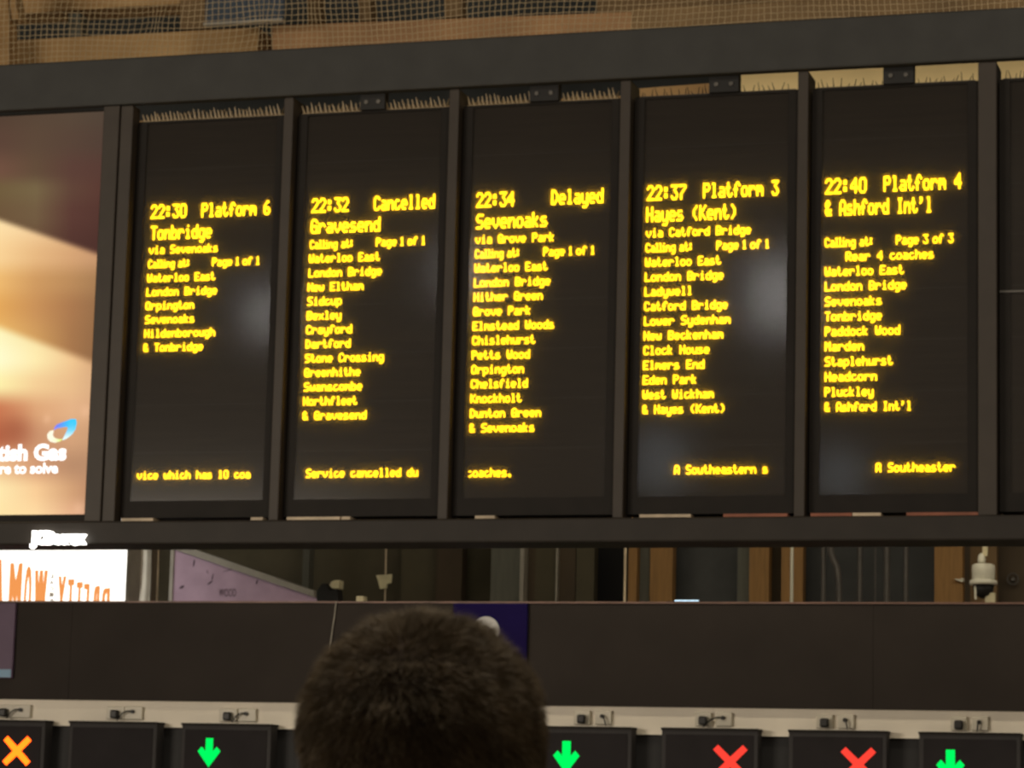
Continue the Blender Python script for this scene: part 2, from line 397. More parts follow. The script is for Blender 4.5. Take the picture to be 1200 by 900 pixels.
for i, (a, b) in enumerate(sx): 
    t = led_screen(i, a, b)
    if i == 4:   # pale strip added as the light leaking past this screen's right edge
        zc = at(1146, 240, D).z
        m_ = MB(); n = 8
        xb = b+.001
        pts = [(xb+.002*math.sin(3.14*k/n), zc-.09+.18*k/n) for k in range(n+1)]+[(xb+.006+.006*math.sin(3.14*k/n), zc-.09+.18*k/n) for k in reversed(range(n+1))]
        m_.prism(pts, D-.016, D-.01).build('light_leak_strip', M['pale'], t)

# ------------------------------------------------------------------ advert screen
adz0, adz1 = at(50, 605.5, D).z, at(60, 133.5, D).z
adL = adR-4.85
ad = empty('advert_screen', (adR-1, D, adz0))
tag(ad, 'large lit advert screen glowing orange and cream at the left end of the board', 'screen')
MB().box(adL, adR-.002, D-.03, D+.14, Zb-.03, Zt).build('screen_case', M['case'], ad)
rows = [(130,[(84,65,52),(88,70,56),(88,72,58),(82,68,56)]),(165,[(92,68,56),(92,72,57),(88,68,56),(82,64,54)]),
 (200,[(112,80,64),(98,76,58),(92,64,55),(88,60,52)]),(222,[(112,92,62),(118,100,70),(96,68,56),(90,58,50)]),(250,[(110,86,60),(114,92,66),(92,60,52),(84,54,47)]),(290,[(104,76,54),(104,76,56),(84,54,47),(78,50,44)])]
rows2 = [(255,[(255,225,170),(250,215,165),(240,200,150),(205,160,120)]),(300,[(250,210,150),(232,185,130),(215,165,118),(196,148,110)]),
 (330,[(238,185,112),(208,155,98),(188,140,92),(162,122,84)]),(360,[(228,168,92),(202,146,90),(172,122,80),(146,108,74)]),(400,[(240,190,110),(210,158,95),(168,120,78),(140,102,70)]),(440,[(240,190,110),(200,150,95),(160,115,75),(134,98,68)])]
rows3 = [(380,[(255,244,185),(248,220,160),(235,190,135),(205,155,115)]),(420,[(255,252,205),(255,236,176),(243,200,146),(204,154,114)]),
 (450,[(255,240,172),(246,208,152),(235,190,140),(212,165,126)]),(480,[(206,126,86),(224,168,122),(230,180,136),(214,164,126)]),
 (512,[(186,106,74),(206,150,112),(214,164,124),(200,154,116)]),(545,[(238,190,142),(212,156,118),(188,142,108),(184,140,108)]),
 (575,[(255,232,174),(250,206,152),(212,162,120),(176,126,98)]),(605,[(255,228,168),(255,218,162),(232,178,138),(190,142,116)])]
xs_ = np.array([0, 42, 84, 124.])
def samp(tab, x, y):
    ys = [r[0] for r in tab]; y = min(max(y, ys[0]), ys[-1]); x = min(max(x, 0), 124)
    k = min(max(np.searchsorted(ys, y)-1, 0), len(ys)-2); t = (y-ys[k])/(ys[k+1]-ys[k]); t = min(max(t, 0), 1); t = t*t*(3-2*t)
    a = np.array([np.interp(x, xs_, [c[j] for c in tab[k][1]]) for j in range(3)]); b = np.array([np.interp(x, xs_, [c[j] for c in tab[k+1][1]]) for j in range(3)])
    return a*(1-t)+b*t
def adcol(x, y):
    xx = max(x, -400)
    e1 = 258+.345*xx+.0*xx; e2 = 384+.37*xx
    def st(d, wd): t = min(max((d+wd)/(2*wd), 0), 1); return t*t*(3-2*t)
    s1 = st(y-e1, 5); s2 = st(y-e2, 7)
    c = samp(rows, x, y)*(1-s1)+samp(rows2, x, y)*s1
    c = c*(1-s2)+samp(rows3, x, y)*s2
    q = math.exp(-(((x-18)/20)**2+((y-503)/19)**2)); c = c*(1-.45*q)+np.array((150, 76, 52))*.45*q
    # soft light flecks
    for fx, fy, fr_ in ((100, 482, 4), (55, 491, 3), (92, 596, 4), (113, 450, 2.5)):
        q = math.exp(-((x-fx)**2+((y-fy)/1.3)**2)/(2*fr_*fr_)); c = c*(1-.35*q)+np.array((255, 205, 165))*.35*q
    return c
nx, nz = 250, 170
V = []; Fc = []; cols = []
for j in range(nz+1):
    for i in range(nx+1):
        u = i/nx; X = adL+.05+(adR-.012-adL-.05)*(1-(1-u)**1.0); Z = adz0+.01+(adz1-adz0-.02)*j/nz
        V.append((X, D-.032, Z)); x, y = pix((X, D-.032, Z)); cols.append(lin(adcol(x, y)))
for j in range(nz):
    for i in range(nx): k = j*(nx+1)+i; Fc.append((k, k+1, k+nx+2, k+nx+1))
M['adpic'] = glow_attr('advert_picture', 1.0)
pic = mesh('picture', V, Fc, M['adpic'], ad)
ca = pic.data.color_attributes.new('col', 'FLOAT_COLOR', 'POINT')
ca.data.foreach_set('color', np.array([(*c, 1) for c in cols], dtype=np.float32).ravel())

def font_mesh(text, off=0, ext=0, shear=0):
    cu = bpy.data.curves.new('t', 'FONT'); cu.body = text; cu.size = 1; cu.offset = off; cu.extrude = ext; cu.shear = shear; cu.resolution_u = 3
    o = bpy.data.objects.new('t', cu); C.objects.link(o)
    dg = bpy.context.evaluated_depsgraph_get(); me = bpy.data.meshes.new_from_object(o.evaluated_get(dg))
    bpy.data.objects.remove(o); bpy.data.curves.remove(cu); return me
def place_text(text, x1, zb, cap, Y, m, parent, x0=None, width=None, name='lettering', mirror=False, off=0, ext=0, thick=0):
    """text ending at x1 on baseline zb, capital height cap"""
    me = font_mesh(text, off)
    co = np.array([v.co[:] for v in me.vertices]); mn, mx = co.min(0), co.max(0)
    capu = .69
    s = cap/capu; wx = (mx[0]-mn[0])
    sxx = (width/wx) if width else s
    for v in me.vertices:
        u = (v.co.x-mn[0])*sxx
        X = (x1-u) if mirror else (x1-(wx*sxx)+u)
        v.co = (X, Y, zb+v.co.y*s)
    if thick:
        bm = bmesh.new(); bm.from_mesh(me)
        g_ = bmesh.ops.extrude_face_region(bm, geom=bm.faces[:]); bmesh.ops.translate(bm, verts=[q for q in g_['geom'] if isinstance(q, bmesh.types.BMVert)], vec=(0, thick, 0))
        bm.to_mesh(me); bm.free()
    me.name = name
    return link(name, me, m, parent)
Ya = D-.036
a78, a40 = at(78, 530, Ya), at(40, 530, Ya)
place_text('British Gas', a78.x, at(60, 538.5, Ya).z, at(60, 521, Ya).z-at(60, 538.5, Ya).z, Ya, M['adwhite'], ad, off=.05, width=(a78.x-at(-30, 530, Ya).x))
place_text('Here to solve', at(68, 550, Ya).x, at(34, 554.5, Ya).z, at(34, 543, Ya).z-at(34, 554.5, Ya).z, Ya, M['adwhite'], ad, off=.04, width=at(68, 550, Ya).x-at(-19, 550, Ya).x)
# two-blade flame emblem above the lettering
def blade(name, pts, cfun):
    poly = [at(x, y, Ya-.001) for x, y in pts]
    n = len(poly)//2; V = []; Fq = []
    for i in range(n): V += [poly[i], poly[-1-i]]
    for i in range(n-1): Fq.append((2*i, 2*i+2, 2*i+3, 2*i+1))
    o = mesh(name, V, Fq, M['emblem'], ad)
    c_ = o.data.color_attributes.new('col', 'FLOAT_COLOR', 'POINT')
    c_.data.foreach_set('color', np.array([(*lin(cfun(*pix(v))), 1) for v in V], dtype=np.float32).ravel()); return o
M['emblem'] = glow_attr('emblem_light', 1.05)
def lerp(a, b, t): t = min(max(t, 0), 1); return tuple(p*(1-t)+q*t for p, q in zip(a, b))
outer = [(63.5, 501.5), (66, 498), (71, 495.5), (77, 493.5), (83, 491), (89, 491), (90, 496), (88.5, 503), (84.5, 509), (79, 513.5), (73.5, 516)]
inner = [(63.5, 504), (67, 502), (72, 501), (76, 500.5), (78.5, 500.5), (79.5, 501.5), (79, 503), (78, 505.5), (76.5, 508.5), (75, 511.5), (73, 515)]
blade('emblem_blade', outer+inner[::-1], lambda x, y: lerp(lerp((130, 110, 250), (60, 205, 255), (x-63)/18), (235, 255, 255), (y-500)/13))
o2 = [(62, 504), (58, 505.5), (55.2, 509), (55.5, 513.5), (58.5, 517.5), (64, 519), (70, 517.5), (73.2, 515)]
i2 = [(63, 504.8), (62.5, 507), (62, 509.5), (62.8, 511.5), (64.5, 513.2), (67, 514.2), (70, 514.6), (73, 514.6)]
blade('emblem_blade', o2+i2[::-1], lambda x, y: lerp((255, 250, 225), (225, 250, 120), (x-64)/9))

# lit maker's sign on the bottom rail
js = empty('illuminated_sign', (at(68, 632, D).x, D-.12, Zr))
tag(js, 'small glaring white illuminated lettering on the bottom rail under the advert screen', 'sign')
Yj = D-.155
x1, x0 = at(100, 631, Yj).x, at(35, 631, Yj).x
place_text('JCDecaux', x1, at(68, 636.3, Yj).z, at(68, 623.8, Yj).z-at(68, 636.8, Yj).z, Yj, M['lettering'], js, width=x1-x0, off=.09, thick=.03)

# ------------------------------------------------------------------ netting and girders above and behind the board
Yn = D+.45
def net():
    cs = .0405; x0, x1 = -12.4, 1.6; z0, z1 = Zh-.12, Zh+1.0
    nxx = int((x1-x0)/cs); nzz = int((z1-z0)/cs)
    P = {}
    for i in range(nxx+1):
        for j in range(nzz+1):
            X = x0+i*cs; Z = z0+j*cs
            dx = .014*math.sin(X*2.1+Z*5)+.010*math.sin(X*5.3+1)+random.uniform(-.003, .003)
            dz = .018*math.sin(X*1.3+.4)+.012*math.sin(X*3.7+Z*3)+random.uniform(-.003, .003)
            # a few gathered places
            for gx, gz, ga in ((at(182, 25, Yn).x, at(182, 25, Yn).z, .05), (at(300, 30, Yn).x, at(300, 30, Yn).z, .05), (at(362, 10, Yn).x, at(362, 10, Yn).z, .03)):
                d2 = ((X-gx)**2+(Z-gz)**2)/(.10**2); q = math.exp(-d2/2)*ga; dx += -q*(X-gx)/.1*.9; dz += q*.3
            P[i, j] = Vector((X+dx, Yn+.04*math.sin(X*1.7+Z*2), Z+dz))
    s = MB()
    def strand(a, b, r):
        d = (b-a); n = Vector((0, 1, 0)); e = d.cross(n).normalized()*r; k = len(s.v)
        for Q in (a, b): s.v += [tuple(Q+e), tuple(Q-e*.5-n*r*.87), tuple(Q-e*.5+n*r*.87)]
        for i in range(3): s.f.append((k+i, k+(i+1) % 3, k+3+(i+1) % 3, k+3+i))
    for i in range(nxx+1):
        for j in range(nzz+1):
            if i < nxx: strand(P[i, j], P[i+1, j], .0026)
            if j < nzz: strand(P[i, j], P[i, j+1], .0026)
    o = mesh('bird_netting', s.v, s.f, M['net']); o['kind'] = 'stuff'
    o['label'] = 'square mesh bird netting hung above and behind the board header'; o['category'] = 'netting'
net()

Yg = 20.0
# long tan girder seen through the net, its lower flange shows in the slots over the screens
def skew(name, pl, pr_, Y0, Y1, m, d=.3, seg=None):
    """beam between photo end pairs (x, ytop, ybottom) at depths Y0 (left), Y1 (right)"""
    a, b = at(pl[0], pl[1], Y0), at(pl[0], pl[2], Y0); c, e = at(pr_[0], pr_[1], Y1), at(pr_[0], pr_[2], Y1)
    s = MB(); V = [a, b, e, c]; k = len(s.v)
    s.v = [tuple(v) for v in V]+[tuple(v+Vector((0, d, 0))) for v in V]
    s.f = [(0, 1, 2, 3), (7, 6, 5, 4), (0, 4, 5, 1), (1, 5, 6, 2), (2, 6, 7, 3), (3, 7, 4, 0)]
    return s
g1 = empty('tan_girder', (-4, Yg, at(600, 40, Yg).z)); tag(g1, 'long tan painted girder behind the netting, just above the header', 'girder')
skew('g', (-40, 50, 78), (154, 40, 70), Yg, Yg, 0).build('girder_length', M['girder'], g1)
skew('g', (154, 40, 70), (302, 32, 66), Yg, Yg, 0).build('girder_length', M['girder'], g1)
skew('g', (319, 30, 66), (740, 14, 42), Yg, Yg, 0).build('girder_length', M['pink'], g1)
skew('g', (740, 10, 42), (1230, -8, 16), Yg, Yg, 0).build('girder_length', M['girder2'], g1)
MB().box(-12, -11.7, Yg, Yg+.3, 0, at(0, 60, Yg).z+.3).build('post', M['girder'], g1)
MB().box(2.6, 2.9, Yg-.1, Yg+.3, 0, at(1200, 5, Yg).z+.3).build('post', M['girder'], g1)
g2 = empty('upper_girder', (-4, Yg+.4, at(0, 10, Yg).z)); tag(g2, 'tan upper girder crossing the top left corner behind the net', 'girder')
skew('g', (-40, -12, 19), (122, -16, 10), Yg+.4, Yg+.4, 0).build('girder_length', M['girder'], g2)
skew('g', (122, -18, 9), (245, -16, 3), Yg+.4, Yg+.4, 0).build('girder_length', M['girder'], g2)
# post and brace at the far left, posts between the dark window openings
for nm, P_, m_, lb in [
  ('truss_post', [(-16, -20), (-16, 80), (11, 80), (9, -20)], 'girder', 'tan truss post at the left edge behind the net'),
  ('truss_brace', [(10, -14), (14, 22), (22, 22), (15, -14)], 'girder', 'tan diagonal brace beside the left truss post'),
  ('window_post', [(80, 16), (80, 46), (94, 45), (94, 15)], 'greyp', 'short grey post between the two netted openings at the left'),
  ('window_post', [(211, -10), (211, 34), (240, 33), (240, -10)], 'girder2', 'brown post left of the blue-grey sheet'),
  ('window_post', [(420, -10), (421, 24), (434, 24), (433, -10)], 'girder2', 'pale brown post in the middle opening above the header'),
  ('window_post', [(520, -10), (521, 20), (540, 19), (539, -10)], 'girder2', 'brown post right of the middle opening above the header'),
  ('window_post', [(360, -10), (361, 27), (374, 26), (373, -10)], 'girder2', 'narrow brown post right of the blue-grey sheet')]:
    Yp = Yg+.35 if nm == 'window_post' else Yg-.35
    q = [at(x, y, Yp) for x, y in P_]
    o = MB().prism([(v.x, v.z) for v in q], Yp, Yp+.15).build(nm, M[m_]); tag(o, lb, 'post')
o = MB(); pbox(o, 700, -22, 1240, 4, Yg+.5, .3); tag(o.build('soffit_board', M['girder2']), 'dim brown board above the girder at the top right', 'board')
# dark glazing of the office behind
struct('window_1', MB().box(-16, 6, 23.0, 23.1, 6.7, 12), M['darkglass'])
o = MB(); pbox(o, 241, -20, 333, 25, Yg-.5, .05)
bs = empty('blue_sheet', (at(287, 25, Yg-.5).x, Yg-.5, at(287, 25, Yg-.5).z)); tag(bs, 'blue-grey corrugated sheet hanging behind the net above the first screens', 'sheet')
a_, b_, c_, d_ = pr(241, -20, 333, 25, Yg-.5)
pts = []; nn = 26
for k in range(nn+1): pts.append((a_+(b_-a_)*k/nn, Yg-.5+(.012 if k % 2 else 0)))
V = [(x, y, z) for z in (c_, d_) for x, y in pts]+[(x, y+.02, z) for z in (c_, d_) for x, y in pts]
n1 = nn+1; Fq = []
for k in range(nn): Fq += [(k, k+1, n1+k+1, n1+k), (2*n1+k, 3*n1+k, 3*n1+k+1, 2*n1+k+1)]
mesh('sheet', V, Fq, M['blue'], bs)
MB().box(a_, b_, Yg-.53, Yg-.46, c_-.02, c_).build('bottom_edge', M['trimgrey'], bs)
# lower tan wall band seen in the slots directly over the screens
Yw = 21.0
o = skew('g', (100, 145, 240), (745, 111, 215), Yw, Yw, 0).build('wall_band', M['girder']); tag(o, 'tan ledge seen through the slots over the three left screens', 'ledge')
o = skew('g', (745, 104, 215), (852, 96, 210), Yw, Yw, 0).build('wall_band', M['girder']); tag(o, 'tan ledge in the slot over the fourth screen, left of its bracket', 'ledge')
o = skew('g', (852, 82, 205), (1230, 50, 190), Yw-.2, Yw-.2, 0).build('wall_band', M['creamwall']); tag(o, 'bright tan ledge in the slots over the fifth screen and its neighbours', 'ledge')

# ------------------------------------------------------------------ ticket gate fascia
Yf = 18.9
fz1, fz0 = at(600, 705, Yf).z, .5*(at(200, 821.5, Yf).z+at(1000, 831, Yf).z)
sz0 = .5*(at(60, 851.5, Yf).z+at(1050, 863.5, Yf).z)
fa = empty('gate_fascia', (-3, Yf, fz0)); tag(fa, 'long dark fascia above the ticket gates, cream cable strip below it', 'fascia')
FX0, FX1 = -14.5, 3.0
ln = [-14.5, -11.5, -8.9, -5.55, -3.1, -.7, 3.0]
for a, b in zip(ln, ln[1:]): MB().box(a+.001, b-.001, Yf, Yf+.5, fz0, fz1-.012).build('fascia_panel', M['fascia'], fa)
MB().box(FX0, FX1, Yf-.008, Yf+.52, fz1-.012, fz1).build('top_edge', M['fedge'], fa)
MB().box(FX0, FX1, Yf+.03, Yf+.4, sz0, fz0).build('cable_strip', M['strip'], fa)
MB().box(FX0, FX1, Yf+.06, Yf+.38, sz0-.62, sz0).build('lower_panel', M['under'], fa)
for x in (-14.2, 2.7): MB().box(x-.1, x+.1, Yf+.1, Yf+.35, 0, sz0-.62).build('post', M['under'], fa)

def poly_sym(kind, cx, cz, h, Y):
    """flat LED symbol, height h"""
    if kind == 'X':
        w_ = h*.235; L = h*1.0; s = MB(); q = []
        arm = h/2; t = h*.20
        pts = [(-arm, arm-t*.7), (-arm+t*.7, arm), (0, t*.75), (arm-t*.7, arm), (arm, arm-t*.7), (t*.75, 0), (arm, -arm+t*.7), (arm-t*.7, -arm), (0, -t*.75), (-arm+t*.7, -arm), (-arm, -arm+t*.7), (-t*.75, 0)]
        pts = [(x*1.04, z) for x, z in pts]
    else:
        u = h/2
        pts = [(-.26*u, u), (.26*u, u), (.26*u, .12*u), (.55*u, .42*u), (.82*u, .12*u), (0, -.95*u), (-.82*u, .12*u), (-.55*u, .42*u), (-.26*u, .12*u)]
    return MB().prism([(cx+x, cz+z) for x, z in pts], Y, Y+.004)
boxes = [  # left px, right px, top px, symbol, symbol centre px, symbol centre y, what stands there
 (-52, 52, 844, 'X', 20.5, 880, 'ticket gate display with an orange-red cross at the bottom left corner'),
 (80, 183, 846, None, 0, 0, 'blank ticket gate display between the orange cross and the left green arrow'),
 (212, 317, 848.5, 'A', 245.5, 882.5, 'ticket gate display with a green down arrow, left of the man\'s head'),
 (347, 455, 850.5, None, 0, 0, 'ticket gate display hidden behind the left side of the man\'s head'),
 (488, 598, 851, None, 0, 0, 'ticket gate display hidden behind the right side of the man\'s head'),
 (626, 740, 852, 'A', 664, 888, 'ticket gate display with a green down arrow, just right of the man\'s head'),
 (775, 888, 854, 'X', 856, 893, 'ticket gate display with a red cross, nearest the man\'s head on the right'),
 (924, 1039, 856.5, 'X', 1006, 896, 'ticket gate display with a red cross, second to the right of the man\'s head'),
 (1077, 1196, 859, 'A', 1114, 899, 'ticket gate display with a green down arrow at the bottom right corner')]
Yb = Yf-.10
for L, R, T, sy, scx, scy, lb in boxes:
    x0, x1 = at(L, T+30, Yb).x, at(R, T+30, Yb).x; zt = at((L+R)/2, T, Yb).z; zb = zt-.60
    t = empty('gate_display', ((x0+x1)/2, Yb, zb)); tag(t, lb, 'display', 'ticket gate displays under the cream strip')
    MB().box(x0, x1, Yb, Yf+.029, zb, zt).build('housing', M['gatebox'], t, bevel=.006)
    MB().box(x0-.004, x1+.004, Yb-.006, Yf+.029, zt-.012, zt+.004).build('lid', M['case'], t)
    lp = MB().box(x0+.03, x1-.03, Yb-.006, Yb, zb+.03, zt-.04).build('lens_panel', M['lens'], t)
    if sy:
        hpx = 36 if L < 600 else 39
        cx = at(scx, scy, Yb).x; cz = at(scx, scy, Yb).z; h = hpx/F*Yb/FWD.y*.97
        poly_sym(sy, cx, cz, h, Yb-.011).build('cross_light' if sy == 'X' else 'arrow_light', M['green'] if sy == 'A' else (M['orange'] if L < 0 else M['red']), lp)
# socket and cable outlet over each display
places = {0: (7, 27), 1: (137, 158), 2: (269, 291), 5: (683, 708), 6: (825, 849), 7: (967, 992), 8: (1124, 1149)}
names = {0: 'over the orange cross display', 1: 'over the blank display at the left', 2: 'over the left green arrow display', 5: 'over the green arrow beside the man\'s head', 6: 'over the red cross nearest the man\'s head', 7: 'over the second red cross display', 8: 'over the rightmost green arrow display'}
for k, (s1, s2) in places.items():
    T = boxes[k][2]; Ys = Yf+.03; r = .5 if k < 4 else .55
    for j, sx_ in enumerate((s1, s2)):
        hw = (10.5 if k < 4 else 9.5); y0, y1 = T-22+(3 if k > 2 else 4), T-2.5
        x0, x1, z0, z1 = pr(sx_-hw, y0, sx_+hw, y1, Ys)
        if j == 0:
            t = empty('power_socket', ((x0+x1)/2, Ys, z0)); tag(t, 'grey socket with a black plug '+names[k], 'socket', 'sockets with black plugs on the cream strip')
            sp = MB().box(x0, x1, Ys-.03, Ys, z0, z1).build('socket_plate', M['socket'], t, bevel=.006)
            cx, cz = (x0+x1)/2+.004, z0+(z1-z0)*.42
            MB().box(cx-.029, cx+.029, Ys-.075, Ys-.03, cz-.032, cz+.028).build('plug', M['plug'], sp, bevel=.012)
        else:
            t = empty('cable_outlet', ((x0+x1)/2, Ys, z0)); tag(t, 'pale outlet plate with a thin dark cable '+names[k], 'socket', 'outlet plates with cables on the cream strip')
            MB().box(x0, x1, Ys-.028, Ys, z0, z1).build('outlet_plate', M['socket'], t, bevel=.006)
            cx, cz = (x0+x1)/2-.004, z0+(z1-z0)*.6
            gd = MB().bar((cx, Ys-.028, cz), (cx, Ys-.05, cz), .014, 10).build('cable_gland', M['plug'], t)
            dx = {0: -.10, 1: -.11, 2: -.10, 5: .03, 6: -.13, 7: .02, 8: -.01}[k]
            pts = [Vector((cx+dx*u+(.0), Ys-.05-.01*math.sin(3.1*u), cz+.012*math.sin(3.1*u)-(cz-z0+.006)*u**1.6)) for u in np.linspace(0, 1, 7)]
            MB().tube(pts, .0055, 6).build('cable', M['plug'], gd)

# signs on the fascia
def sign(name, x0, y0, x1, y1, m, lb):
    a, b, c, d = pr(x0, y0, x1, y1, Yf-.03)
    t = empty(name, ((a+b)/2, Yf-.03, c)); tag(t, lb, 'sign'); MB().box(a, b, Yf-.03, Yf, c, min(d, fz1-.014)).build('sign_panel', m, t, bevel=.003); return t, a, b, c, d
t, a, b, c, d = sign('hanging_sign', -120, 706.5, 16, 794, M['violet'], 'dull violet sign at the left end of the fascia with a light blue bottom stripe')
MB().box(a, b-.008, Yf-.034, Yf-.03, c+.005, c+.062).build('blue_stripe', M['ltblue'], t)
t, a, b, c, d = sign('fascia_sign', 530, 706.5, 617, 800, M['navy'], 'dark navy sign on the fascia behind the man\'s head with a white ring')
cx, cz = at(571, 739, Yf).x, at(571, 739, Yf).z; s = MB(); k_ = F/Yf*FWD.y
R1, R2 = 16/k_, 6/k_; V = []; Fq = []; n = 40
for i in range(n):
    an = 2*math.pi*i/n
    for R_, yy in ((R1, -.036), (R2, -.036), (R1, -.031), (R2, -.031)): V.append((cx+R_*math.cos(an)+(.004 if R_ == R2 else 0), Yf+yy, cz+R_*math.sin(an)-(.01 if R_ == R2 else 0)))
for i in range(n):
    p, q = 4*i, 4*((i+1) % n); Fq += [(p, q, q+1, p+1), (p+2, p+3, q+3, q+2), (p, p+2, q+2, q), (p+1, q+1, q+3, p+3)]
mesh('white_ring', V, Fq, M['signwhite'], t)
p = [at(394, 705, Yf-.012), at(392, 722, Yf-.012), at(389.5, 738, Yf-.012), at(387, 756, Yf-.012), at(386, 775, Yf-.012)]
tag(MB().tube(p, .0045, 6).build('hanging_wire', M['trimgrey']), 'thin pale wire hanging down the fascia left of the man\'s head', 'wire')
t = empty('tube_light', (at(800, 703, Yf+.2).x, Yf+.2, fz1)); tag(t, 'short cold white tube light glinting on top of the fascia', 'light')
a, b = at(790, 703, Yf+.03).x, at(818, 703, Yf+.03).x
MB().box(a-.05, b+.05, Yf+.02, Yf+.09, fz1, fz1+.006).build('batten', M['case'], t)
MB().bar((a, Yf+.05, fz1+.011), (b, Yf+.05, fz1+.011), .005, 8).build('tube', M['cold'], t, smooth=True)

# ------------------------------------------------------------------ things seen in the slot between board and fascia
def up(name, x0, x1, Y, m, lb, cat, y0=600, y1=760, d=.12):
    o = MB(); a, b, c, e = pr(x0, y0, x1, y1, Y); o.box(a, b, Y, Y+d, 0, e)
    return tag(o.build(name, M[m]), lb, cat)
# bright lightbox with mirrored lettering
Yl = 20.4
lb = empty('lightbox', (at(60, 760, Yl).x, Yl, at(60, 760, Yl).z)); tag(lb, 'glaring white lightbox with mirrored orange lettering under the advert screen', 'sign')
a, b, c, d = pr(-150, 590, 148.5, 780, Yl)
MB().box(a, b, Yl, Yl+.15, c, d).build('lit_panel', M['lightbox'], lb)
MB().box(b, b+.035, Yl-.02, Yl+.17, c, d).build('side_frame', M['trimgrey'], lb)
MB().box(a, b+.035, Yl+.0, Yl+.2, c-.04, c).build('bottom_frame', M['trimgrey'], lb)
for x in (a+.3, b-.3): MB().box(x-.04, x+.04, Yl+.02, Yl+.12, 0, c-.04).build('post', M['case'], lb)
for ch, x0, x1, yt in [('N', -28, -12, 650), ('A', -9, 6.5, 655), ('M', 11, 26, 659), ('O', 28.5, 37.5, 663.5), ('W', 40, 55.5, 667.5),
                      ('Y', 67.5, 77, 674.5), ('T', 79, 86.5, 678), ('T', 89, 96.5, 681.5), ('E', 97.5, 104.5, 683.5), ('R', 107.5, 116.5, 686), ('P', 119, 128.5, 688.5)]:
    Yt = Yl-.004; zt = at(x0, yt, Yt).z; zb = at(x0, 735, Yt).z
    a1, b1 = at(x0, yt+20, Yt).x, at(x1, yt+20, Yt).x
    f_ = (b1-a1)/(x1-x0)*(1.5 if x1-x0 > 11 else 1.1)
    o = place_text(ch, b1-f_, zb, zt-zb, Yt, M['lboxor'], lb, width=b1-a1-2*f_, name='letter', mirror=True, off=.0)
    bm = bmesh.new(); bm.from_mesh(o.data); src = bm.faces[:]
    for k in (-1, -.5, .5, 1):
        d_ = bmesh.ops.duplicate(bm, geom=src)['geom']
        bmesh.ops.translate(bm, verts=[v for v in d_ if isinstance(v, bmesh.types.BMVert)], vec=(f_*k, -.0002*(k+1.5), 0))
    bm.to_mesh(o.data); bm.free(); o['kind'] = 'stuff'
for k, ch in enumerate('THE MUSICAL'[::-1]):
    if ch == ' ': continue
    Yt = Yl-.004; y = 673+k*7.2; a1, b1 = at(58, y, Yt).x, at(63, y, Yt).x
    place_text(ch, b1, at(60, y+4.5, Yt).z, at(60, y, Yt).z-at(60, y+4.5, Yt).z, Yt, M['lboxgrey'], lb, width=b1-a1, name='small_letter', mirror=True, off=.05)

up('dark_post', 148, 167, 20.85, 'brown', 'dark post beside the glaring lightbox', 'post')
# pale curtain strip
cu = MB(); Yc = 20.74
e = [at(x, y, Yc) for x, y in [(168, 630), (167.5, 660), (166, 685), (162.5, 708), (161, 900), (175, 900), (176, 708), (177, 685), (177.5, 660), (178, 630)]]
n = 5
V = []; Fq = []
for i in range(5):
    L_, R_ = e[i], e[9-i]
    for k in range(9): 
        u = k/8; P = L_.lerp(R_, u); V.append((P.x, P.y+.008*math.sin(u*9), P.z))
for i in range(4):
    for k in range(8): Fq.append((i*9+k, i*9+k+1, (i+1)*9+k+1, (i+1)*9+k))
o = mesh('curtain', V, Fq, M['trimgrey'], smooth=True); sm = o.modifiers.new('s', 'SOLIDIFY'); sm.thickness = .01
tag(o, 'narrow pale hanging strip of sheeting between the lightbox and the purple hoarding', 'curtain')
def pole(x, Y, r, m, lb, y0=600, y1=760, x2=None):
    a = at(x, y0, Y); b = at(x2 or x, y1, Y); z0 = 0
    return tag(MB().bar((b.x, Y, z0), (a.x, Y, a.z), r, 10).build('thin_pole', M[m], smooth=False), lb, 'pole')
pole(187.2, 20.6, .007, 'pale', 'thin pale pole left of the purple hoarding')
# purple hoarding with a sloping coping
Yh = 22.0
ho = empty('purple_hoarding', (at(280, 760, Yh).x, Yh, 0)); tag(ho, 'dusty purple hoarding with a sloping pale coping and stains', 'hoarding')
q = [at(x, y, Yh) for x, y in [(200, 643), (368, 700), (430, 722), (200, 722)]]
P_ = [(v.x, v.z) for v in q]; P_ = [P_[0], P_[1], (P_[2][0], P_[2][1]), (P_[2][0], 0), (P_[3][0], 0)]
MB().prism(P_, Yh, Yh+.12).build('hoarding_board', M['purple'], ho)
q = [at(x, y, Yh-.03) for x, y in [(196, 632), (222, 641.5), (368, 692.5), (368.5, 700), (203, 643.5), (196, 641)]]
MB().prism([(v.x, v.z) for v in q], Yh-.03, Yh+.15).build('coping', M['trimgrey'], ho)
a1 = at(198, 690, Yh-.02).x; MB().box(a1, a1+.03, Yh-.02, Yh+.1, 0, at(199, 641, Yh).z).build('edge_trim', M['trimgrey'], ho)
for sx_, sy_, l, w_, rot in [(227, 660, 9, 1.8, .1), (246, 683, 9, 2, .9), (249, 676, 8, 1.6, .2), (213, 688, 7, 3, 1.1), (301, 682, 6, 2, .3), (312, 676, 4, 1.5, 0), (243, 670, 5, 1, -.4), (271, 667, 24, 1, 1.27)]:
    cx, cz = at(sx_, sy_, Yh-.003).x, at(sx_, sy_, Yh-.003).z; u = 22/F/FWD.y; pts = []
    for i in range(10):
        an = i/10*2*math.pi; rr = random.uniform(.75, 1.2); px_, pz_ = w_/2*math.cos(an)*rr, l/2*math.sin(an)*rr
        pts.append((cx+u*(px_*math.cos(rot)+pz_*math.sin(rot)), cz+u*(-px_*math.sin(rot)+pz_*math.cos(rot))))
    MB().prism(pts, Yh-.003, Yh-.0005).build('stain', M['stain'], ho)
z_ = at(270, 702, Yh).z
